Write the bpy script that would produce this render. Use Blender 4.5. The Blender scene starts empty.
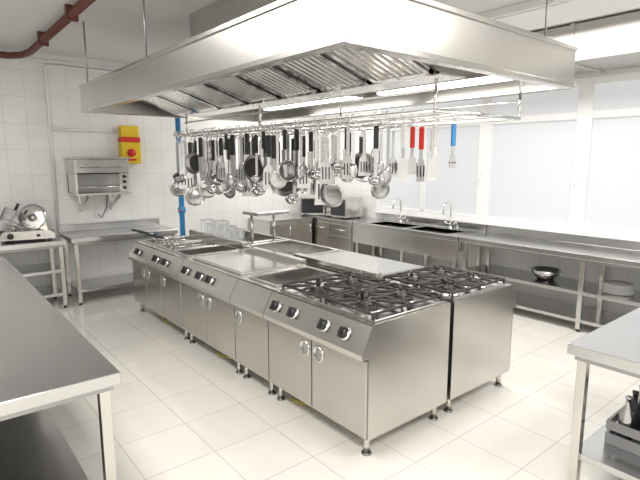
import bpy, bmesh, math, random
from mathutils import Vector, Matrix
random.seed(11)
D=bpy.data; S=bpy.context.scene
# ------------------------------------------------------------------ materials
def newmat(name):
    m=D.materials.new(name); m.use_nodes=True
    nt=m.node_tree; return m,nt,nt.nodes['Principled BSDF']
def plain(name,col,rough=.5,metal=0,emit=None,es=0,noise=0.0,trans=0,alpha=1):
    m,nt,b=newmat(name)
    b.inputs['Base Color'].default_value=(*col,1); b.inputs['Roughness'].default_value=rough
    b.inputs['Metallic'].default_value=metal; b.inputs['Transmission Weight'].default_value=trans; b.inputs['Alpha'].default_value=alpha
    if noise:
        n=nt.nodes.new('ShaderNodeTexNoise'); n.inputs['Scale'].default_value=9
        mp=nt.nodes.new('ShaderNodeMapRange'); mp.inputs[3].default_value=max(0,rough-noise); mp.inputs[4].default_value=rough+noise
        tc=nt.nodes.new('ShaderNodeTexCoord'); nt.links.new(tc.outputs['Object'],n.inputs['Vector'])
        nt.links.new(n.outputs['Fac'],mp.inputs[0]); nt.links.new(mp.outputs[0],b.inputs['Roughness'])
    if emit:
        b.inputs['Emission Color'].default_value=(*emit,1); b.inputs['Emission Strength'].default_value=es
    return m
def steel(name,col,rough,scale=(1,1,40),var=.03):
    m,nt,b=newmat(name)
    tc=nt.nodes.new('ShaderNodeTexCoord'); mp=nt.nodes.new('ShaderNodeMapping'); mp.inputs['Scale'].default_value=scale
    n=nt.nodes.new('ShaderNodeTexNoise'); n.inputs['Scale'].default_value=6; n.inputs['Detail'].default_value=3
    nt.links.new(tc.outputs['Object'],mp.inputs[0]); nt.links.new(mp.outputs[0],n.inputs['Vector'])
    n2=nt.nodes.new('ShaderNodeTexNoise'); n2.inputs['Scale'].default_value=2.2; nt.links.new(tc.outputs['Object'],n2.inputs['Vector'])
    mr=nt.nodes.new('ShaderNodeMapRange'); mr.inputs[3].default_value=rough-var; mr.inputs[4].default_value=rough+var
    nt.links.new(n.outputs['Fac'],mr.inputs[0]); nt.links.new(mr.outputs[0],b.inputs['Roughness'])
    cr=nt.nodes.new('ShaderNodeMapRange'); cr.inputs[3].default_value=.90; cr.inputs[4].default_value=1.08
    nt.links.new(n2.outputs['Fac'],cr.inputs[0])
    mx=nt.nodes.new('ShaderNodeMix'); mx.data_type='RGBA'; mx.blend_type='MULTIPLY'; mx.inputs[0].default_value=1
    mx.inputs[6].default_value=(*col,1); nt.links.new(cr.outputs[0],mx.inputs[7]); nt.links.new(mx.outputs[2],b.inputs['Base Color'])
    n3=nt.nodes.new('ShaderNodeTexNoise'); n3.inputs['Scale'].default_value=3.0; n3.inputs['Detail'].default_value=0; nt.links.new(tc.outputs['Object'],n3.inputs['Vector'])
    bp=nt.nodes.new('ShaderNodeBump'); bp.inputs['Strength'].default_value=.25; bp.inputs['Distance'].default_value=.01
    nt.links.new(n3.outputs['Fac'],bp.inputs['Height']); nt.links.new(bp.outputs[0],b.inputs['Normal'])
    b.inputs['Metallic'].default_value=1
    return m
def tiles(name,c1,c2,grout,w,h,mortar,rough,plane='XY',bumpv=.1):
    m,nt,b=newmat(name)
    tc=nt.nodes.new('ShaderNodeTexCoord'); sp=nt.nodes.new('ShaderNodeSeparateXYZ'); cb=nt.nodes.new('ShaderNodeCombineXYZ')
    nt.links.new(tc.outputs['Object'],sp.inputs[0])
    nt.links.new(sp.outputs['XYZ'.index(plane[0])],cb.inputs[0]); nt.links.new(sp.outputs['XYZ'.index(plane[1])],cb.inputs[1])
    br=nt.nodes.new('ShaderNodeTexBrick'); br.offset=0; br.squash=1
    br.inputs['Scale'].default_value=1; br.inputs['Brick Width'].default_value=w; br.inputs['Row Height'].default_value=h
    br.inputs['Mortar Size'].default_value=mortar; br.inputs['Mortar Smooth'].default_value=.2
    br.inputs['Color1'].default_value=(*c1,1); br.inputs['Color2'].default_value=(*c2,1); br.inputs['Mortar'].default_value=(*grout,1)
    nt.links.new(cb.outputs[0],br.inputs['Vector'])
    n=nt.nodes.new('ShaderNodeTexNoise'); n.inputs['Scale'].default_value=3; n.inputs['Detail'].default_value=4; nt.links.new(tc.outputs['Object'],n.inputs['Vector'])
    cr=nt.nodes.new('ShaderNodeMapRange'); cr.inputs[3].default_value=.93; cr.inputs[4].default_value=1.06; nt.links.new(n.outputs['Fac'],cr.inputs[0])
    mx=nt.nodes.new('ShaderNodeMix'); mx.data_type='RGBA'; mx.blend_type='MULTIPLY'; mx.inputs[0].default_value=1
    nt.links.new(br.outputs['Color'],mx.inputs[6]); nt.links.new(cr.outputs[0],mx.inputs[7]); nt.links.new(mx.outputs[2],b.inputs['Base Color'])
    bp=nt.nodes.new('ShaderNodeBump'); bp.inputs['Strength'].default_value=bumpv; bp.invert=True; bp.inputs['Distance'].default_value=.01
    nt.links.new(br.outputs['Fac'],bp.inputs['Height']); nt.links.new(bp.outputs[0],b.inputs['Normal'])
    b.inputs['Roughness'].default_value=rough
    return m
ST=steel('brushed_steel',(.68,.66,.63),.22,(1,1,30))
STD=steel('steel_door',(.61,.59,.56),.24,(8,8,1),.015)
STT=steel('steel_top',(.67,.66,.65),.17,(1,14,1))
STW=steel('steel_worktop',(.60,.60,.60),.22,(1,14,1))
STK=steel('steel_dark',(.38,.38,.38),.35)
STH=steel('hood_steel',(.64,.625,.60),.31,(1,1,20))
CH=plain('chrome',(.80,.80,.79),.13,1)
UT=plain('utensil_steel',(.56,.56,.56),.2,1,noise=.08)
IRON=plain('cast_iron',(.045,.042,.04),.5,.3,noise=.1)
BLK=plain('black_plastic',(.02,.02,.022),.35,noise=.08)
DGL=plain('dark_glass',(.03,.03,.035),.08)
WHT=plain('white_plastic',(.78,.78,.76),.4)
CLR=plain('clear_plastic',(.9,.93,.95),.12,trans=.85,alpha=.75)
RED=plain('red_plastic',(.7,.03,.02),.4)
BLU=plain('blue_paint',(.05,.28,.6),.4)
YEL=plain('yellow_paint',(.85,.6,.02),.45)
YHO=plain('yellow_hose',(.55,.46,.12),.55)
BRN=plain('rust_red_pipe',(.14,.04,.03),.45)
GRT=plain('grey_plastic',(.25,.25,.26),.5)
PNT=plain('white_paint',(.84,.84,.83),.6,noise=.1)
CEI=plain('ceiling_paint',(.76,.75,.74),.8,noise=.1)
FRM=plain('window_frame_pvc',(.9,.9,.9),.35)
PANE=plain('frosted_glass',(.46,.47,.48),.22,0,(.88,.90,.93),.36)  # daylight behind the panes is put in as a weak glow of the glass
LAMP=plain('lamp_diffuser',(.9,.9,.9),.4,0,(1,.97,.91),10)
FLT=tiles('floor_tiles',(.76,.735,.69),(.79,.765,.72),(.58,.55,.51),.45,.45,.0045,.09,'XY',.04)
WTL=tiles('wall_tiles_xz',(.85,.85,.835),(.87,.87,.855),(.70,.69,.675),.25,.33,.003,.2,'XZ')
WTB=tiles('wall_tiles_yz',(.85,.85,.835),(.87,.87,.855),(.70,.69,.675),.25,.33,.003,.2,'YZ')
# ------------------------------------------------------------------ builder
class B:
    def __init__(s,name): s.name=name; s.bm=bmesh.new(); s.mats=[]; s.M=Matrix()
    def mi(s,m):
        if m not in s.mats: s.mats.append(m)
        return s.mats.index(m)
    def face(s,vs,m,smooth=False):
        try: f=s.bm.faces.new(vs)
        except ValueError: return None
        f.material_index=s.mi(m); f.smooth=smooth; return f
    def v(s,p): return s.bm.verts.new(s.M@Vector(p))
    def box(s,x0,x1,y0,y1,z0,z1,m,bev=0):
        V=[s.v((x,y,z)) for x in(x0,x1) for y in(y0,y1) for z in(z0,z1)]
        F=[s.face([V[i] for i in q],m) for q in((0,1,3,2),(4,6,7,5),(0,4,5,1),(2,3,7,6),(0,2,6,4),(1,5,7,3))]
        if bev:
            ed=list({e for f in F for e in f.edges})
            r=bmesh.ops.bevel(s.bm,geom=ed,offset=bev,segments=2,affect='EDGES',profile=.5)
            for f in r['faces']: f.material_index=s.mi(m)
        return s
    def prism(s,pts,y0,y1,m,axis='Y',smooth=False):
        def P(a,b,c): return {'Y':(a,c,b),'X':(c,a,b),'Z':(a,b,c)}[axis]
        A=[s.v(P(a,b,y0)) for a,b in pts]; C=[s.v(P(a,b,y1)) for a,b in pts]; n=len(pts)
        s.face(A,m); s.face(C[::-1],m)
        for i in range(n): s.face([A[i],A[(i+1)%n],C[(i+1)%n],C[i]],m,smooth)
        return s
    def tube(s,pts,r,m,seg=8,closed=False,rs=None):
        pts=[Vector(p) for p in pts]; n=len(pts); rings=[]; up=None
        for i,p in enumerate(pts):
            if closed: t=(pts[(i+1)%n]-pts[i-1])
            else: t=pts[min(i+1,n-1)]-pts[max(i-1,0)]
            t.normalize()
            if up is None:
                up=Vector((0,0,1)) if abs(t.z)<.9 else Vector((1,0,0))
            a=t.cross(up)
            if a.length<1e-4: a=t.cross(Vector((1,.3,0)))
            a.normalize(); b_=t.cross(a).normalized(); up=a.cross(t).normalized()
            rr=rs[i] if rs else r
            rings.append([s.v(p+rr*(math.cos(2*math.pi*k/seg)*a+math.sin(2*math.pi*k/seg)*b_)) for k in range(seg)])
        for i in range(n if closed else n-1):
            R0=rings[i];R1=rings[(i+1)%n]
            for k in range(seg): s.face([R0[k],R0[(k+1)%seg],R1[(k+1)%seg],R1[k]],m,True)
        if not closed: s.face(rings[0][::-1],m); s.face(rings[-1],m)
        return s
    def cyl(s,p0,p1,r,m,seg=12,r2=None): return s.tube([p0,p1],r,m,seg,rs=[r,r2 if r2 is not None else r])
    def lathe(s,prof,c,m,seg=24,axis=(0,0,1),smooth=True):
        q=Vector((0,0,1)).rotation_difference(Vector(axis).normalized()).to_matrix(); c=Vector(c); rings=[]
        for r,z in prof:
            if r<1e-5: rings.append([s.v(c+q@Vector((0,0,z)))])
            else: rings.append([s.v(c+q@Vector((r*math.cos(2*math.pi*k/seg),r*math.sin(2*math.pi*k/seg),z))) for k in range(seg)])
        for R0,R1 in zip(rings,rings[1:]):
            for k in range(seg):
                k2=(k+1)%seg
                vs=[R0[k%len(R0)],R0[k2%len(R0)],R1[k2%len(R1)],R1[k%len(R1)]]
                u=[]; [u.append(x) for x in vs if x not in u]
                if len(u)>2: s.face(u,m,smooth)
        return s
    def ring(s,c,R,r,m,axis=(0,0,1),seg=20,a0=0,a1=360):
        q=Vector((0,0,1)).rotation_difference(Vector(axis).normalized()).to_matrix(); c=Vector(c)
        full=(a1-a0>=360); n=seg if full else seg+1
        pts=[c+q@Vector((R*math.cos(math.radians(a0+(a1-a0)*k/seg)),R*math.sin(math.radians(a0+(a1-a0)*k/seg)),0)) for k in range(n)]
        return s.tube(pts,r,m,6,full)
    def mesh(s):
        bmesh.ops.recalc_face_normals(s.bm,faces=s.bm.faces[:])
        me=D.meshes.new(s.name); s.bm.to_mesh(me); s.bm.free()
        for m in s.mats: me.materials.append(m)
        return me
    def done(s,loc=(0,0,0),rot=(0,0,0)):
        return put(s.name,s.mesh(),loc,rot)
def put(name,me,loc=(0,0,0),rot=(0,0,0),scale=(1,1,1)):
    o=D.objects.new(name,me); S.collection.objects.link(o); o.location=loc; o.rotation_euler=rot; o.scale=scale; return o
# ------------------------------------------------------------------ room
X0,X1,Y0,Y1,H=-2.2,6.1,-1.8,7.4,3.2
B('floor').box(X0-.1,X1+.1,Y0-.1,Y1+.1,-.1,0,FLT).done()
B('ceiling').box(X0-.1,X1+.1,Y0-.1,Y1+.1,H,H+.1,CEI).done()
B('wall_left').box(X0-.1,X1+.1,Y1,Y1+.1,0,H,WTL).done()
B('wall_near').box(X0-.1,X0,Y0,Y1,0,H,PNT).done()
B('wall_right').box(X0-.1,X1+.1,Y0-.1,Y0,0,H,PNT).done()
w=B('wall_back'); w.box(X1,X1+.15,Y0,Y1,0,1.0,WTB); w.box(X1,X1+.15,5.9,Y1,1.0,H,WTB); w.box(X1,X1+.15,Y0,5.9,2.78,H,PNT); w.box(X1,X1+.15,Y0,-.3,1.0,2.78,WTB); w.done()
def window(n,y0,y1,mids):
    b=B('window_%d'%n); f=.085
    xa,xb=X1-.01,X1+.07
    b.box(xa,xb,y0,y0+f,1.0,2.78,FRM,.004); b.box(xa,xb,y1-f,y1,1.0,2.78,FRM,.004)
    for z in(1.0,2.32,2.78-f): b.box(xa,xb,y0+f,y1-f,z,z+f,FRM,.004)
    for y in mids: b.box(xa,xb,y-.04,y+.04,1.07,2.32,FRM,.004)
    b.box(X1+.03,X1+.045,y0+f,y1-f,1.07,2.32,PANE); b.box(X1+.03,X1+.045,y0+f,y1-f,2.39,2.71,PANE)
    b.cyl((xa-.04,y0+.035,1.55),(xa-.04,y0+.035,1.67),.008,FRM); b.cyl((xa-.04,y0+.035,1.66),(xa,y0+.035,1.66),.008,FRM)
    b.done()
window(1,3.88,5.9,[4.92]); window(2,2.6,3.88,[]); window(3,1.2,2.6,[]); window(4,-.3,1.2,[])
t=B('trim_1'); t.box(X1-.06,X1,-.3,5.9,.975,.998,FRM,.004); t.done()
t=B('trim_2'); t.box(X0,X1,Y1-.03,Y1,3.08,3.12,PNT,.004); t.done()
# area lights in plain housings, added under the ceiling to light the room
def room_fill(x,y,sx,sy,pw):
    b=B('added_fill_housing'); b.box(x-sx/2-.04,x+sx/2+.04,y-sy/2-.04,y+sy/2+.04,3.13,3.2,PNT,.006); b.box(x-sx/2,x+sx/2,y-sy/2,y+sy/2,3.118,3.13,PNT); b.done()
    l=D.lights.new('added_fill_light','AREA'); l.shape='RECTANGLE'; l.size=sx; l.size_y=sy; l.energy=pw; l.color=(1,.975,.935)
    o=D.objects.new('added_fill_light',l); S.collection.objects.link(o); o.location=(x,y,3.11)
room_fill(-.2,-.6,1.6,1.2,80); room_fill(.1,3.2,.8,2.4,76); room_fill(4.6,2.6,.6,2.6,66); room_fill(4.7,6.2,.6,1.2,42); room_fill(3.2,-.3,1.8,.8,64)
# ------------------------------------------------------------------ island modules
def unit(name,xf,d,y0,y1,doors,knobs,top):
    b=B(name); y0+=.003; y1-=.003
    X=lambda s:xf+d*s
    prof=[(.05,.13),(.05,.665),(-.01,.665),(-.015,.70),(.075,.862),(.09,.87),(.845,.87),(.845,.13)]
    if top in('basin','fryer'):
        prof=[(.05,.13),(.05,.665),(-.01,.665),(-.015,.70),(.075,.862),(.09,.87),(.17,.87),(.17,.72),(.76,.72),(.76,.87),(.845,.87),(.845,.13)]
    b.prism([(X(a),z) for a,z in prof],y0,y1,ST)
    def bx(a0,a1,ya,yb,z0,z1,m,bev=0):
        p,q=sorted((X(a0),X(a1))); b.box(p,q,ya,yb,z0,z1,m,bev)
    bx(.045,.05,y0,y1,.14,.66,STK)
    for (a,c,side) in doors:
        bx(.028,.046,a+.007,c-.007,.15,.652,STD,.004)
        hy=a+.075 if side<0 else c-.075; hx=X(.026); ax=(-d,0,0)
        b.lathe([(0,.001),(.036,.001),(.043,.004),(.05,.006),(.056,.004),(.058,0)],(hx,hy,.56),CH,20,ax)
        b.box(min(hx,hx-d*.010),max(hx,hx-d*.010),hy-.007,hy+.007,.52,.60,STK)
    n=Vector((-d*.162,0,.09)).normalized()
    for ky in knobs:
        c=Vector((X(.03),ky,.778))
        b.lathe([(0,.0),(.044,.0),(.044,.006),(.038,.010),(.036,.012)],c,CH,20,n)
        b.lathe([(.034,.008),(.035,.03),(.03,.036),(0,.037)],c,BLK,20,n)
        q=Vector((0,0,1)).rotation_difference(n).to_matrix().to_4x4()
        b.M=Matrix.Translation(c)@q; b.box(-.035,.035,-.009,.009,.03,.054,BLK,.003); b.M=Matrix()
    for s_ in(.1,.78):
        for y in(y0+.06,y1-.06):
            b.cyl((X(s_),y,0),(X(s_),y,.012),.032,STK,14); b.cyl((X(s_),y,.01),(X(s_),y,.14),.02,ST,14)
    ya,yb=y0+.03,y1-.03
    if top=='burn':
        bx(.12,.82,ya,yb,.868,.873,STT)
        for (p,q) in((ya,ya+.012),(yb-.012,yb)): bx(.12,.82,p,q,.868,.882,ST,.003)
        bx(.12,.132,ya,yb,.868,.882,ST,.003); bx(.808,.82,ya,yb,.868,.882,ST,.003)
        ny=2 if (yb-ya)>.65 else 1
        for i in range(ny):
            for j in range(2):
                cy=ya+(yb-ya)*(i+.5)/ny; cs=.30+.35*j; burner(b,X(cs),cy,.873,min((yb-ya)/ny,.47)*.5-.012,.165)
    elif top=='griddle':
        bx(.14,.82,ya+.03,yb-.03,.868,.885,STD,.004); bx(.17,.79,ya+.06,yb-.06,.885,.888,STT)
        bx(.76,.83,ya,yb,.868,.93,ST,.004)
    elif top=='basin':
        bx(.17,.76,y0,y0+.06,.72,.87,ST); bx(.17,.76,y1-.06,y1,.72,.87,ST)
        rim(b,X(.15),X(.78),y0+.04,y1-.04,.87,ST); bx(.18,.75,y0+.065,y1-.065,.72,.724,STK)
        b.lathe([(.035,0),(.03,.004),(0,.002)],(X(.46),(y0+y1)/2,.725),CH,16)
    elif top=='fryer':
        for k in range(3):
            yy0=ya+(yb-ya)*k/3+.02; yy1=ya+(yb-ya)*(k+1)/3-.02
            rim(b,X(.15),X(.78),yy0,yy1,.87,ST); bx(.18,.75,yy0,yy1,.72,.724,STK)
            e0=y0 if k==0 else yy0-.02; e1=y1 if k==2 else yy1+.02
            bx(.17,.76,e0,yy0+.02,.72,.87,ST); bx(.17,.76,yy1-.02,e1,.72,.87,ST)
            if k==0: continue
            for h_ in(0,1):
                w0=yy0+.03+h_*(yy1-yy0-.06)/2+.005; w1=w0+(yy1-yy0-.06)/2-.01; p,q=sorted((X(.24),X(.66)))
                for z in(.76,.84,.90): b.tube([(p,w0,z),(q,w0,z),(q,w1,z),(p,w1,z)],.004,CH,6,True)
                for i in range(9):
                    xx=p+(q-p)*i/8
                    b.cyl((xx,w0,.76),(xx,w0,.90),.002,CH,4); b.cyl((xx,w1,.76),(xx,w1,.90),.002,CH,4)
                m_=(w0+w1)/2
                b.tube([(X(.24),m_,.9),(X(.17),m_,.99),(X(.03),m_,1.03)],.008,CH,6)
                b.tube([(X(.12),m_,1.005),(X(-.01),m_,1.04)],.014,BLK,8)
        bx(.77,.84,ya,yb,.868,.96,ST,.004)
    return b.done()
def rim(b,xa,xb,ya,yb,z,m):
    xa,xb=sorted((xa,xb)); t=.022
    b.box(xa,xb,ya,ya+t,z-.002,z+.012,m,.003); b.box(xa,xb,yb-t,yb,z-.002,z+.012,m,.003)
    b.box(xa,xa+t,ya+t,yb-t,z-.002,z+.012,m,.003); b.box(xb-t,xb,ya+t,yb-t,z-.002,z+.012,m,.003)
def burner(b,x,y,z,hy,hx):
    b.lathe([(.13,0),(.125,.006),(.09,.003),(.07,.003)],(x,y,z),ST,24)
    b.lathe([(.08,.0),(.08,.014),(.07,.018),(.055,.018),(.055,.03),(.046,.036),(0,.036)],(x,y,z),IRON,20)
    g=z+.042; r=.010
    b.tube([(x-hx,y-hy,g),(x+hx,y-hy,g),(x+hx,y+hy,g),(x-hx,y+hy,g)],r,IRON,6,True)
    for k in range(8):
        a=k*math.pi/4; dx,dy=math.cos(a),math.sin(a)
        ln=min(hx/abs(dx) if abs(dx)>.1 else 9,hy/abs(dy) if abs(dy)>.1 else 9)
        b.tube([(x+dx*.055,y+dy*.055,g+.010),(x+dx*.1,y+dy*.1,g+.010),(x+dx*ln,y+dy*ln,g)],r+.001,IRON,6)
    for sx in(-1,1):
        for sy in(-1,1): b.cyl((x+sx*hx,y+sy*hy,z),(x+sx*hx,y+sy*hy,g),.010,IRON,6)
XF=1.985
unit('gas_range',XF,1,2.0,3.07,[(2.0,2.535,1),(2.535,3.07,-1)],[2.2,2.4,2.74,2.95],'burn')
unit('kitchen_cabinet',XF,1,3.07,3.58,[(3.07,3.58,1)],[],'basin')
unit('griddle_cooker',XF,1,3.58,4.65,[(3.58,4.12,1),(4.12,4.65,-1)],[4.0,4.2,4.5],'griddle')
unit('deep_fryer',XF,1,4.65,6.05,[(4.65,5.16,1),(5.16,5.6,1),(5.6,6.05,-1)],[5.0,5.25,5.8],'fryer')
XB=3.72
unit('gas_range',XB,-1,2.0,2.75,[(2.0,2.375,1),(2.375,2.75,-1)],[2.2,2.5],'burn')
unit('griddle_cooker',XB,-1,2.75,3.95,[(2.75,3.35,1),(3.35,3.95,-1)],[3.0,3.3,3.6],'griddle')
unit('kitchen_cabinet',XB,-1,3.95,4.95,[(3.95,4.45,1),(4.45,4.95,-1)],[],'basin')
unit('kitchen_cabinet',XB,-1,4.95,6.05,[(4.95,5.5,1),(5.5,6.05,-1)],[],'basin')
def container(x,y,z,h=.17,w=.075):
    b=B('plastic_container')
    def rr(w_,z_): return [(x-w_,y-w_,z_),(x+w_,y-w_,z_),(x+w_,y+w_,z_),(x-w_,y+w_,z_)]
    A=[b.v(p) for p in rr(w*.85,z)]; C=[b.v(p) for p in rr(w,z+h)]; b.face(A[::-1],CLR)
    for i in range(4): b.face([A[i],A[(i+1)%4],C[(i+1)%4],C[i]],CLR)
    b.tube(rr(w+.003,z+h),.006,WHT,6,True); b.done()
for i,(x,y,h) in enumerate([(2.975,5.35,.17),(2.975,5.53,.22),(2.975,5.71,.17),(2.975,5.89,.2),(2.975,5.17,.15)]): container(x-.01,y,.883,h,.075)
# gas hoses
def hose(pts):
    b=B('gas_hose'); P=[]
    for i in range(len(pts)-1):
        a,c=Vector(pts[i]),Vector(pts[i+1])
        for k in range(6):
            t=k/6; p=a.lerp(c,t); P.append(p)
    P.append(Vector(pts[-1]))
    for it in range(3): P=[P[0]]+[(P[i-1]+P[i]*2+P[i+1])/4 for i in range(1,len(P)-1)]+[P[-1]]
    b.tube(P,.011,YHO,8); b.cyl(P[0],P[0]+(P[0]-P[1]).normalized()*.02,.016,CH,8); b.done()
hose([(2.2,2.75,.105),(2.18,2.72,.02),(2.12,2.95,.012),(2.3,3.0,.012),(2.45,2.9,.012)])
hose([(2.2,3.95,.105),(2.17,3.9,.02),(2.12,4.15,.012),(2.35,4.3,.012)])
hose([(2.2,5.3,.105),(2.17,5.25,.02),(2.12,5.5,.012),(2.35,5.6,.012)])
b=B('serving_overshelf'); b.box(3.0,3.45,4.75,5.08,1.22,1.26,STW,.006); b.box(3.0,3.4,4.92,4.98,.885,.9,ST,.003); 
for x in(3.05,3.36): b.cyl((x,4.95,.9),(x,4.95,1.22),.018,ST)
b.done()
# ------------------------------------------------------------------ tables
def table(name,x0,x1,y0,y1,z=.87,th=.06,shelves=(.25,),inset=.04,legy=None,back=0,m=STW,sh_in=.0):
    b=B(name); b.box(x0,x1,y0,y1,z-th,z,m,.006)
    b.box(x0+.03,x1-.03,y0+.03,y1-.03,z-th-.03,z-th,STK)
    ys=legy or [y0+inset,y1-inset-.05]
    for x in(x0+inset,x1-inset-.05):
        for y in ys:
            b.box(x,x+.05,y,y+.05,.03,z-th,ST,.004); b.cyl((x+.025,y+.025,0),(x+.025,y+.025,.035),.02,BLK,10)
    for s_ in shelves: b.box(x0+inset+.02+sh_in,x1-inset-.02-sh_in,y0+inset+.01,y1-inset-.01,s_-.04,s_,m,.004)
    if back=='Y': b.box(x0,x1,y1-.02,y1,z,z+.1,m,.004)
    if back=='X': b.box(x1-.02,x1,y0,y1,z,z+.1,m,.004)
    return b
table('prep_table',-.5,.68,2.29,5.95,shelves=(.24,),legy=[2.33,4.1,5.86],sh_in=.06).done()
table('prep_table',2.67,3.95,-1.3,1.13,shelves=(.24,),legy=[-1.26,1.04]).done()
table('steel_counter',-1.6,1.45,6.7,7.385,shelves=(.5,.2),back='Y',legy=[6.74,7.3]).done()
table('steel_counter',1.5,2.9,6.7,7.385,z=.88,shelves=(.2,),back='Y',legy=[6.74,7.3]).done()
b=table('steel_counter',5.42,6.085,-1.2,3.75,shelves=(.45,.14),back='X',legy=[-1.16,.6,2.2,3.66]); b.done()
b=B('sink_counter'); x0,x1,y0,y1=5.42,6.085,3.77,5.75
b.box(x0,x1,y0,4.0,.81,.87,STW,.004); b.box(x0,x1,5.5,y1,.81,.87,STW,.004); b.box(x0,x0+.09,4.0,5.5,.81,.87,STW,.004); b.box(x1-.14,x1,4.0,5.5,.81,.87,STW,.004); b.box(x0+.09,x1-.14,4.7,4.8,.81,.87,STW,.004)
for a,c in((4.0,4.7),(4.8,5.5)):
    b.box(x0+.09,x1-.14,a,c,.60,.61,STD); b.box(x0+.085,x0+.09,a,c,.6,.86,STD); b.box(x1-.14,x1-.135,a,c,.6,.86,STD); b.box(x0+.09,x1-.14,a-.005,a,.6,.86,STD); b.box(x0+.09,x1-.14,c,c+.005,.6,.86,STD)
    b.lathe([(.04,.612),(.03,.613),(0,.611)],((x0+x1)/2,(a+c)/2,0),STK,14)
b.box(x0,x0+.02,y0,y1,.55,.81,ST,.003); b.box(x1-.02,x1,y0,y1,.87,.97,STW,.003)
for y in(y0+.04,4.72,y1-.09):
    for x in(x0+.03,x1-.08): b.box(x,x+.05,y,y+.05,.03,.81,ST,.003); b.cyl((x+.025,y+.025,0),(x+.025,y+.025,.035),.02,BLK,10)
b.box(x0+.05,x1-.05,y0+.05,y1-.05,.16,.2,STW,.003)
b.done()
def faucet(x,y,z,sc=1):
    b=B('gooseneck_faucet'); b.lathe([(.03,0),(.03,.015),(.018,.03),(.014,.05)],(0,0,0),CH,16)
    P=[(0,0,.03),(0,0,.3)]+[(-.09+.09*math.cos(a),0,.3+.09*math.sin(a)) for a in [math.pi*k/8 for k in range(1,9)]]+[(-.18,0,.22)]
    b.tube(P,.011,CH,10); b.cyl((0,.0,.06),(0,.09,.08),.009,CH,8); b.cyl((0,.0,.06),(0,-.09,.08),.009,CH,8)
    b.lathe([(0,-.01),(.02,-.005),(.02,.02),(0,.025)],(0,.09,.08),CH,10); b.lathe([(0,-.01),(.02,-.005),(.02,.02),(0,.025)],(0,-.09,.08),CH,10)
    b.done((x,y,z))
faucet(5.99,4.3,.87); faucet(5.99,5.25,.87)
b=B('base_cabinet'); b.box(5.44,6.085,5.77,7.385,.12,.83,ST,.003); b.box(5.42,6.085,5.77,7.385,.83,.87,STW,.004)
for k in range(3):
    a=5.79+k*.53; b.box(5.42,5.44,a,a+.51,.14,.6,STD,.003); b.box(5.42,5.44,a,a+.51,.62,.8,STD,.003); b.cyl((5.4,a+.15,.71),(5.4,a+.36,.71),.007,CH,8); b.cyl((5.4,a+.15,.71),(5.42,a+.15,.71),.006,CH,6); b.cyl((5.4,a+.36,.71),(5.42,a+.36,.71),.006,CH,6)
    for x in(5.5,6.0): b.cyl((x,a+.1,0),(x,a+.1,.13),.02,ST,10)
b.done()
b=B('base_cabinet'); b.box(4.5,5.38,6.75,7.385,.12,.83,ST,.003); b.box(4.48,5.38,6.72,7.385,.83,.87,STW,.004)
for a in(4.52,4.95): b.box(a,a+.42,6.73,6.75,.14,.8,STD,.003); b.cyl((a+.37,6.715,.6),(a+.37,6.715,.74),.007,CH,8)
for x in(4.56,5.3):
    for y in(6.82,7.3): b.cyl((x,y,0),(x,y,.13),.02,ST,10)
b.done()
def microwave(loc,rz,w=.56,d=.38,h=.33):
    b=B('microwave_oven'); b.box(-w/2,w/2,-d/2,d/2,.02,h,ST,.008)
    b.box(-w/2+.01,w/2-.13,-d/2-.015,-d/2,.03,h-.01,STK,.004); b.box(-w/2+.03,w/2-.15,-d/2-.018,-d/2-.014,.05,h-.03,DGL)
    b.box(w/2-.12,w/2-.01,-d/2-.012,-d/2,.03,h-.01,BLK,.003)
    for k in range(4): b.lathe([(.012,0),(.012,.008),(0,.009)],(w/2-.065,-d/2-.012,.07+k*.045),CH,10,(0,-1,0))
    b.cyl((w/2-.145,-d/2-.04,.06),(w/2-.145,-d/2-.04,h-.04),.008,CH,8)
    for z in(.07,h-.05): b.cyl((w/2-.145,-d/2-.04,z),(w/2-.145,-d/2-.01,z),.006,CH,6)
    for x in(-1,1):
        for y in(-1,1): b.cyl((x*(w/2-.05),y*(d/2-.05),0),(x*(w/2-.05),y*(d/2-.05),.022),.015,BLK,8)
    b.done(loc,(0,0,rz))
microwave((5.68,7.0,.87),-.7)
b=B('countertop_oven'); b.box(-.2,.2,-.25,.25,.02,.36,ST,.01); b.box(-.215,-.2,-.22,.12,.05,.32,DGL,.004); b.cyl((-.235,-.2,.29),(-.235,.1,.29),.008,CH,8)
for y in(-.18,.08): b.cyl((-.235,y,.29),(-.2,y,.29),.006,CH,6)
for z in(.09,.17,.25): b.lathe([(.015,0),(.014,.015),(0,.016)],(-.2,.19,z),BLK,10,(-1,0,0))
for x in(-.15,.15):
    for y in(-.2,.2): b.cyl((x,y,0),(x,y,.022),.015,BLK,8)
b.done((5.78,6.35,.87))
# ------------------------------------------------------------------ slicer
b=B('meat_slicer')
for x in(-.22,.24):
    for y in(-.14,.14): b.cyl((x,y,0),(x,y,.035),.022,BLK,10)
b.prism([(-.28,.03),(.30,.03),(.30,.09),(.24,.13),(-.22,.13),(-.28,.08)],-.18,.18,ST)
b.prism([(.02,.12),(.22,.12),(.20,.36),(.10,.40),(.04,.36)],.04,.16,ST)
tilt=Vector((-.2,-1,.25)).normalized()
b.lathe([(0,-.012),(.13,-.012),(.15,-.002),(.15,.002),(.13,.012),(0,.014)],(.07,0,.275),CH,36,tilt)
b.lathe([(0,.014),(.05,.016),(.045,.03),(0,.034)],(.07,0,.275),STK,24,tilt)
b.ring((.07,.02,.275),.158,.012,STK,tilt,28,20,250)
b.M=Matrix.Translation((-.12,-.02,.22))@Matrix.Rotation(.45,4,'Y')
b.box(-.17,.1,-.15,.08,-.01,.0,STT,.003); b.box(-.17,-.16,-.15,.08,0,.14,STK,.003); b.box(-.16,.1,.07,.08,0,.14,STK,.003)
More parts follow.
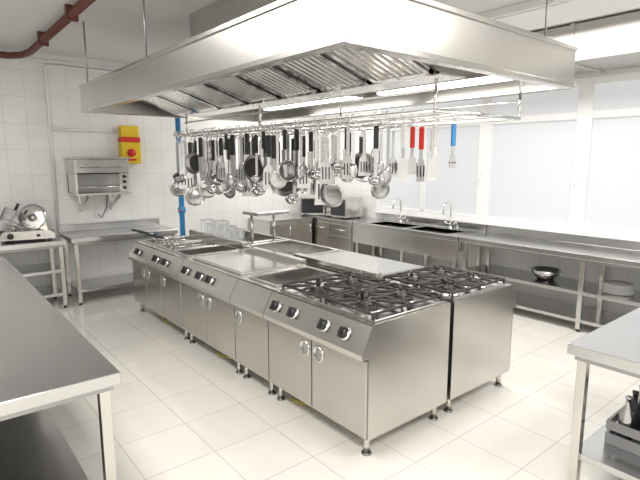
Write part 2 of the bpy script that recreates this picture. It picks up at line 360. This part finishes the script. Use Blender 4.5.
b.box(-.07,-.04,-.14,.06,.03,.16,STK,.006); b.cyl((-.055,-.04,.16),(-.055,-.04,.24),.018,BLK,12); b.M=Matrix()
b.cyl((-.14,-.02,.12),(-.14,-.02,.2),.022,ST); b.lathe([(.035,0),(.035,.025),(.02,.03),(0,.03)],(-.17,-.18,.08),BLK,18,(0,-1,0))
b.box(.1,.14,-.186,-.18,.06,.09,BLK,.002)
b.done((1.08,7.0,.87),(0,0,-.2))
b=B('power_cord'); b.tube([(.62,7.385,1.35),(.62,7.36,1.3),(.63,7.33,1.1),(.64,7.3,.95),(.66,7.25,.882)],.006,BLK,6); b.box(.58,.66,7.375,7.398,1.31,1.4,WHT,.004); b.done()
b=B('salamander_grill'); x0,x1=1.66,2.34
b.box(x0,x1,6.93,7.36,1.68,1.86,ST,.008); b.box(x0-.03,x1+.03,6.9,7.38,1.86,1.885,ST,.005)
b.box(x0,x0+.03,6.96,7.36,1.42,1.68,ST,.004); b.box(x1-.12,x1,6.96,7.36,1.42,1.68,ST,.004); b.box(x0,x1,7.32,7.36,1.42,1.68,STK)
b.box(x0-.01,x1+.01,6.93,7.36,1.39,1.42,ST,.004)
for k in range(9): b.cyl((x0+.05+k*.058,6.94,1.5),(x0+.05+k*.058,7.32,1.5),.005,CH,6)
b.cyl((x0+.03,6.94,1.5),(x1-.12,6.94,1.5),.007,CH,6)
b.box(x0+.04,x1-.14,7.0,7.3,1.665,1.682,IRON)
for z in(1.48,1.56,1.63): b.lathe([(.022,0),(.02,.02),(0,.021)],(x1-.06,6.955,z),BLK,12,(0,-1,0))
for k in range(6): b.box(x0+.06+k*.09,x0+.12+k*.09,6.925,6.932,1.75,1.758,BLK)
for x in(x0+.12,x1-.15):
    b.box(x,x+.03,7.36,7.398,1.15,1.6,ST,.003); b.prism([(7.38,1.16),(7.38,1.2),(6.98,1.39),(6.96,1.36)],x,x+.03,ST,'X')
b.done()
b=B('wall_socket'); b.box(1.98,2.08,7.375,7.398,1.05,1.14,WHT,.004); b.tube([(2.03,7.375,1.09),(2.05,7.3,1.05),(2.12,7.28,1.2),(2.15,7.33,1.375)],.007,BLK,6); b.done()
b=B('fire_alarm_box'); b.box(2.37,2.64,7.26,7.398,1.8,2.1,YEL,.01); b.box(2.37,2.64,7.26,7.398,2.1,2.17,RED,.01); b.box(2.38,2.63,7.28,7.398,2.17,2.33,YEL,.01); b.lathe([(.06,0),(.055,.03),(0,.035)],(2.5,7.26,1.95),RED,20,(0,-1,0)); b.box(2.43,2.57,7.255,7.262,1.84,1.87,RED); b.done()
b=B('wall_pipe'); b.tube([(1.5,7.36,.9),(1.5,7.36,3.0),(1.52,7.36,3.04),(1.56,7.36,3.05),(4.2,7.36,3.05)],.02,PNT,10)
b.tube([(1.5,7.36,2.25),(2.36,7.36,2.25)],.018,PNT,10)
for z in(1.2,1.8,2.6): b.box(1.465,1.535,7.37,7.398,z,z+.03,PNT)
b.done()
b=B('sprinkler_pipe'); b.tube([(-.4,7.28,3.09),(1.1,7.2,3.09),(1.22,7.1,3.10),(1.27,6.9,3.11),(1.27,4.2,3.13)],.04,BRN,12)
for p in((.4,7.235,3.03),(1.27,6.2,3.06),(1.27,5.0,3.07)): b.box(p[0]-.05,p[0]+.05,p[1]-.02,p[1]+.02,p[2],3.2,BRN)
b.done()
b=B('gas_riser_pipe'); b.cyl((2.75,6.2,0),(2.75,6.2,3.2),.035,BLU,14); b.lathe([(.07,0),(.07,.015),(.035,.03)],(2.75,6.2,0),BLU,14); b.lathe([(0.03,-.05),(.05,-.03),(.05,.03),(.03,.05)],(2.75,6.2,1.2),BLU,14); b.cyl((2.75,6.2,1.2),(2.68,6.12,1.2),.01,RED,8); b.done()
b=B('ventilation_duct'); b.box(5.25,6.05,-1.5,4.2,2.82,3.18,STH,.006)
for y in(-.6,.4,1.4,2.4,3.4): b.box(5.23,6.06,y,y+.04,2.80,3.19,ST,.003)
b.done()
# ------------------------------------------------------------------ hood
hx0,hx1,hy0,hy1,hz0,hz1=1.45,3.54,1.6,5.6,2.33,2.58
b=B('extractor_hood'); t=.02
b.box(hx0,hx0+t,hy0,hy1,hz0,hz1,STH); b.box(hx1-t,hx1,hy0,hy1,hz0,hz1,STH)
b.box(hx0+t,hx1-t,hy0,hy0+t,hz0,hz1,STH); b.box(hx0+t,hx1-t,hy1-t,hy1,hz0,hz1,STH)
b.box(hx0,hx1,hy0,hy1,hz1,hz1+.02,STH)
g=.07
b.box(hx0+t,hx0+g,hy0+t,hy1-t,hz0,hz0+.012,ST); b.box(hx1-g,hx1-t,hy0+t,hy1-t,hz0,hz0+.012,ST)
b.box(hx0+g,hx1-g,hy0+t,hy0+g,hz0,hz0+.012,ST); b.box(hx0+g,hx1-g,hy1-g,hy1-t,hz0,hz0+.012,ST)
for z in(hz0-.004,hz1-.012): 
    b.box(hx0-.012,hx0,hy0-.012,hy1+.012,z,z+.03,ST,.004); b.box(hx0,hx1,hy0-.012,hy0,z,z+.03,ST,.004); b.box(hx1,hx1+.012,hy0-.012,hy1+.012,z,z+.03,ST,.004)
ya,yb=1.85,5.35
b.prism([(1.72,2.578),(2.42,2.35),(2.63,2.35),(3.0,2.578)],ya,yb,STH)
b.box(2.40,2.65,ya-.01,yb+.01,2.335,2.352,ST,.003)
A=Vector((1.74,0,2.566)); C=Vector((2.40,0,2.354))
dv=(C-A); L=dv.length; u=dv.normalized(); n=Vector((-u.z,0,u.x))
if n.z>0: n=-n
nf=7; wf=(yb-ya)/nf
for k in range(nf):
    o=A+Vector((0,ya+k*wf,0))
    b.M=Matrix(((u.x,0,n.x,o.x),(u.y,1,n.y,o.y),(u.z,0,n.z,o.z),(0,0,0,1)))
    e=.025; y0_,y1_=e,wf-e
    b.box(.02,L-.01,y0_,y0_+.035,0,.03,CH); b.box(.02,L-.01,y1_-.035,y1_,0,.03,CH)
    b.box(.02,.055,y0_,y1_,0,.03,CH); b.box(L-.05,L-.01,y0_,y1_,0,.03,CH)
    b.box(.05,L-.05,y0_+.03,y1_-.03,0,.004,IRON)
    ns=7; ww=(y1_-y0_-.07)/ns
    for j in range(ns):
        yy=y0_+.035+ww*(j+.5); b.prism([(yy-ww*.34,.008),(yy-ww*.2,.026),(yy+ww*.2,.026),(yy+ww*.34,.008)],.055,L-.05,ST,'X')
b.M=Matrix()
b.prism([(1.9,2.6),(3.3,2.6),(3.0,2.9),(2.2,2.9)],2.4,4.8,STH); b.box(2.2,3.0,2.6,4.6,2.9,3.2,STH)
for x,y in((1.5,5.5),(1.5,3.9),(1.5,1.8),(3.5,5.5),(3.5,1.8)): b.cyl((x,y,2.58),(x,y,3.2),.008,STK,8)
for y in(1.9,3.8,5.3): b.cyl((3.4,y,2.326),(3.4,y,2.58),.009,CH,8); b.cyl((2.45,y,2.326),(2.45,y,2.36),.012,CH,8)
for (a,c) in((1.75,3.0),(3.3,4.7)):
    b.box(3.05,3.25,a,c,2.40,2.46,ST,.005); b.box(3.07,3.23,a+.02,c-.02,2.385,2.40,LAMP)
    b.cyl((3.15,a+.2,2.46),(3.15,a+.2,2.58),.01,ST,8); b.cyl((3.15,c-.2,2.46),(3.15,c-.2,2.58),.01,ST,8)
b.done()
# ------------------------------------------------------------------ pot rack
rz=2.14; rx0,rx1,ry0,ry1=2.45,3.4,1.9,5.65
b=B('hanging_pot_rack'); r=.011
for x in(rx0,2.75,3.08,rx1): b.cyl((x,ry0,rz),(x,ry1,rz),r,CH,8)
for y in(ry0,2.85,3.8,4.7,ry1): b.cyl((rx0-.01,y,rz+.0),(rx1+.01,y,rz+.0),r,CH,8)
for y in(ry0,3.8,5.3):
    for x in(rx0,rx1): b.cyl((x,y,rz),(x,y,2.325),.009,CH,8)
for x in(rx0,rx1): b.cyl((x,ry0,rz+.12),(x,ry1-.3,rz+.12),.007,CH,8)
b.done()
def hookh(b,L,m=None,w=.011,grip=None):
    m=m or UT
    b.ring((0,0,0),.022,.0035,CH,(1,0,0),10,-60,180)
    b.tube([(0,-.02,-.005),(0,-.012,-.03),(0,0,-.05),(0,0,-.07)],.004,CH,6)
    b.box(-.0025,.0025,-w,w,-L,-.06,m,.0015)
    if grip: b.box(-.009,.009,-w-.005,w+.005,-.20,-.06,grip,.005)
def m_ladle(R=.045,L=.34,grip=None,nm='ladle'):
    b=B(nm); hookh(b,L,grip=grip)
    prof=[(R*math.sin(a),-R*math.cos(a)) for a in[math.pi/2*k/6 for k in range(7)]]+[(R*.93*math.sin(a),-R*.93*math.cos(a)) for a in[math.pi/2*k/6 for k in range(6,-1,-1)]]
    b.lathe(prof,(-R*.9,0,-L-.01),UT,18,(-.5,0,.8)); return b.mesh()
def m_turner(grip=None,m=None,wd=.045,hl=.13):
    m=m or UT
    b=B('spatula'); hookh(b,.26,grip=grip)
    b.prism([(-.012,-.25),(.012,-.25),(wd*.8,-.28),(wd,-.28-hl),(-wd,-.28-hl),(-wd*.8,-.28)],-.0018,.0018,m,'X')
    if m is UT:
        for k in(-.022,0,.022): b.box(-.0026,.0026,k-.004,k+.004,-.28-hl+.03,-.30,IRON)
    return b.mesh()
def m_skimmer():
    b=B('skimmer'); hookh(b,.34); b.lathe([(0,.004),(.05,.002),(.068,-.006),(.07,0),(.05,.008),(0,.01)],(0,0,-.40),UT,24,(1,0,.15)); return b.mesh()
def m_spoon(nm='serving_spoon',grip=None):
    b=B(nm); hookh(b,.30,grip=grip)
    b.M=Matrix.Translation((0,0,-.345))@Matrix.Diagonal((.25,.62,1,1)); b.lathe([(.05*math.sin(a),-.05*math.cos(a)) for a in[math.pi*k/8 for k in range(9)]],(0,0,0),UT,14); b.M=Matrix(); return b.mesh()
def m_knife():
    b=B('chef_knife'); b.ring((0,0,0),.018,.003,CH,(1,0,0),10,-60,180); b.tube([(0,-.016,-.005),(0,0,-.03),(0,0,-.04)],.003,CH,6)
    b.box(-.009,.009,-.015,.015,-.17,-.035,BLK,.005); b.prism([(-.014,-.17),(.026,-.17),(.024,-.26),(.0,-.38),(-.014,-.39)],-.0014,.0014,UT,'X'); return b.mesh()
def m_whisk():
    b=B('whisk'); hookh(b,.16); b.cyl((0,0,-.06),(0,0,-.18),.011,CH,10)
    for k in range(5):
        a=math.pi*k/5; c,s_=math.cos(a),math.sin(a); P=[]
        for i in range(13):
            t=i/12*2*math.pi; P.append((c*.04*math.sin(t),s_*.04*math.sin(t),-.18-.085*(1-math.cos(t))))
        b.tube(P,.0022,UT,5)
    return b.mesh()
def m_pan(R=.10,L=.2):
    b=B('frying_pan'); hookh(b,L,m=IRON,w=.012)
    b.lathe([(0,0),(R*.8,0),(R,.035),(R*1.02,.036),(R*.98,.033),(R*.78,.004),(0,.004)],(.0,0,-L-R*.95),STK,26,(-1,0,0)); b.lathe([(0,.005),(R*.75,.005)],(0,0,-L-R*.95),IRON,26,(-1,0,0)); return b.mesh()
def m_strain():
    b=B('strainer'); hookh(b,.24); b.ring((0,0,-.31),.07,.004,CH,(1,0,0),20)
    R=.068; b.lathe([(R*math.sin(a),-R*.7*math.cos(a)) for a in[math.pi/2*k/5 for k in range(6)]],(0,0,-.31),STK,16,(-1,0,0)); return b.mesh()
ML=[m_ladle(),m_ladle(.055,.30),m_ladle(.04,.38,BLK)]; MT=m_turner(); MTB=m_turner(BLK); MTR=m_turner(RED,WHT,.034,.10); MTBL=m_turner(BLU,UT,.026,.06); MTW=m_turner(WHT,WHT,.034,.12); MTR2=m_turner(RED,UT,.028,.12)
MS=m_skimmer(); MSP=m_spoon(); MSB=m_spoon(grip=BLK); MK=m_knife(); MW=m_whisk(); MP=m_pan(); MP2=m_pan(.085,.16); MST=m_strain()
hu=D.objects.new('hanging_utensils',None); S.collection.objects.link(hu)
def hang(me,x,y,rot=None,sc=1,group=True):
    o=put(me.name.split('.')[0],me,(x,y,rz),(0,0,.85+random.uniform(-.6,.6) if rot is None else rot),(sc,sc,sc))
    if group: o.parent=hu
    return o
J=lambda a:random.uniform(-a,a)
seq=[MS,ML[1],MT,ML[0],MTB,MS,MP2,MK,MSP,MS,MW,ML[2],ML[1],MTB,MK,MSB,MK,ML[0],MT,MK,MP,ML[2],MK,MTB,MSB,MS,MK,MST,MK,MSP]
for i,me in enumerate(seq): hang(me,rx0,5.58-i*.082+J(.03),sc=random.uniform(1.1,1.5)+(.2 if i<12 and me is not MP2 else 0))
for i,me in enumerate([ML[0],MT,MS,MW,MS,MSB,ML[1],MK,MTB,MST,ML[0],MK,MSP,MS,MP,ML[2],MTB,MK,ML[1],MT,MS,MK]): hang(me,2.75,5.45-i*.115+J(.04),sc=random.uniform(1.2,1.65))
for i,me in enumerate([MS,ML[1],MT,MSP,MS,ML[2],MK,MTB,MW,ML[0],MSP,MT,MS,ML[1],MK,MP2,ML[0]]): hang(me,3.08,5.5-i*.155+J(.05),sc=random.uniform(1.2,1.65))
for i,me in enumerate([MS,MT,MS,ML[0],MSP,MTB,MW,ML[1],MP2,MS]): hang(me,3.4,5.4-i*.24+J(.05),sc=1.4)
for me,x,y in [(ML[0],rx0,3.02),(MT,rx0,2.90),(ML[1],rx0,2.76),(MT,rx0,2.66),(MSP,rx0,2.6),(ML[2],rx0,2.38),(MSP,rx0,2.27),(MTW,rx0,2.14),
    (MSP,2.75,2.62),(MT,2.75,2.8),(ML[0],2.75,2.98),(MTR2,2.75,2.24),(MTW,2.75,2.12),(MTBL,2.75,1.98),(MTR,2.75,2.32),
    (MW,3.08,3.0),(MT,3.08,2.8),(ML[1],3.08,2.6),(MTW,3.08,2.4)]: hang(me,x,y,sc=random.uniform(1.0,1.12) if x>2.5 else random.uniform(1.0,1.15),group=False)
# ------------------------------------------------------------------ shelf items
def bowl(nm,x,y,z,R,h,m):
    b=B(nm); b.lathe([(0,0),(R*.5,0),(R*.85,h*.5),(R,h),(R*.96,h),(R*.8,h*.5),(R*.45,.01),(0,.01)],(x,y,z),m,28); b.done()
bowl('mixing_bowl',5.75,2.75,.45,.17,.12,UT)
b=B('plate_stack')
for k in range(7): b.lathe([(0,0),(.09,0),(.15,.015),(.15,.02),(.09,.008),(0,.006)],(5.72,1.95,.45+k*.014),WHT,28)
b.done()
b=B('tray_stack')
for k in range(4): b.box(5.5,5.95,.9,1.5,.45+k*.03,.465+k*.03,STK,.004); b.box(5.5,5.95,.9,.92,.465+k*.03,.478+k*.03,STK)
b.done()
b=B('bottle_crate'); x0,x1,y0,y1,z=2.95,3.4,.6,1.0,.24
b.box(x0,x1,y0,y1,z,z+.015,GRT,.003)
for zz in(z+.015,z+.09): 
    b.box(x0,x1,y0,y0+.012,zz,zz+.05,GRT); b.box(x0,x1,y1-.012,y1,zz,zz+.05,GRT); b.box(x0,x0+.012,y0+.012,y1-.012,zz,zz+.05,GRT); b.box(x1-.012,x1,y0+.012,y1-.012,zz,zz+.05,GRT)
for x in(x0+.006,x1-.02):
    for y in(y0+.006,y1-.02): b.box(x,x+.014,y,y+.014,z,z+.15,GRT)
for i in range(4):
    for j in range(3): b.lathe([(0,0),(.038,0),(.04,.01),(.04,.16),(.015,.21),(.014,.26),(.017,.262),(.017,.275),(0,.277)],(x0+.07+i*.103,y0+.08+j*.12,z+.016),DGL if (i+j)%2 else UT,14)
b.done()
# ------------------------------------------------------------------ world / camera
wd=D.worlds.new('world'); S.world=wd; wd.use_nodes=True; wd.node_tree.nodes['Background'].inputs[0].default_value=(.9,.95,1,1); wd.node_tree.nodes['Background'].inputs[1].default_value=1
cam=D.cameras.new('camera'); cam.lens=27.96; cam.sensor_width=36; co=D.objects.new('camera',cam); S.collection.objects.link(co)
co.location=(0,0,1.85); co.rotation_euler=(math.radians(90-9.14),0,math.radians(-39.5)); S.camera=co
S.view_settings.view_transform='Standard'; S.view_settings.look='None'; S.view_settings.exposure=.08
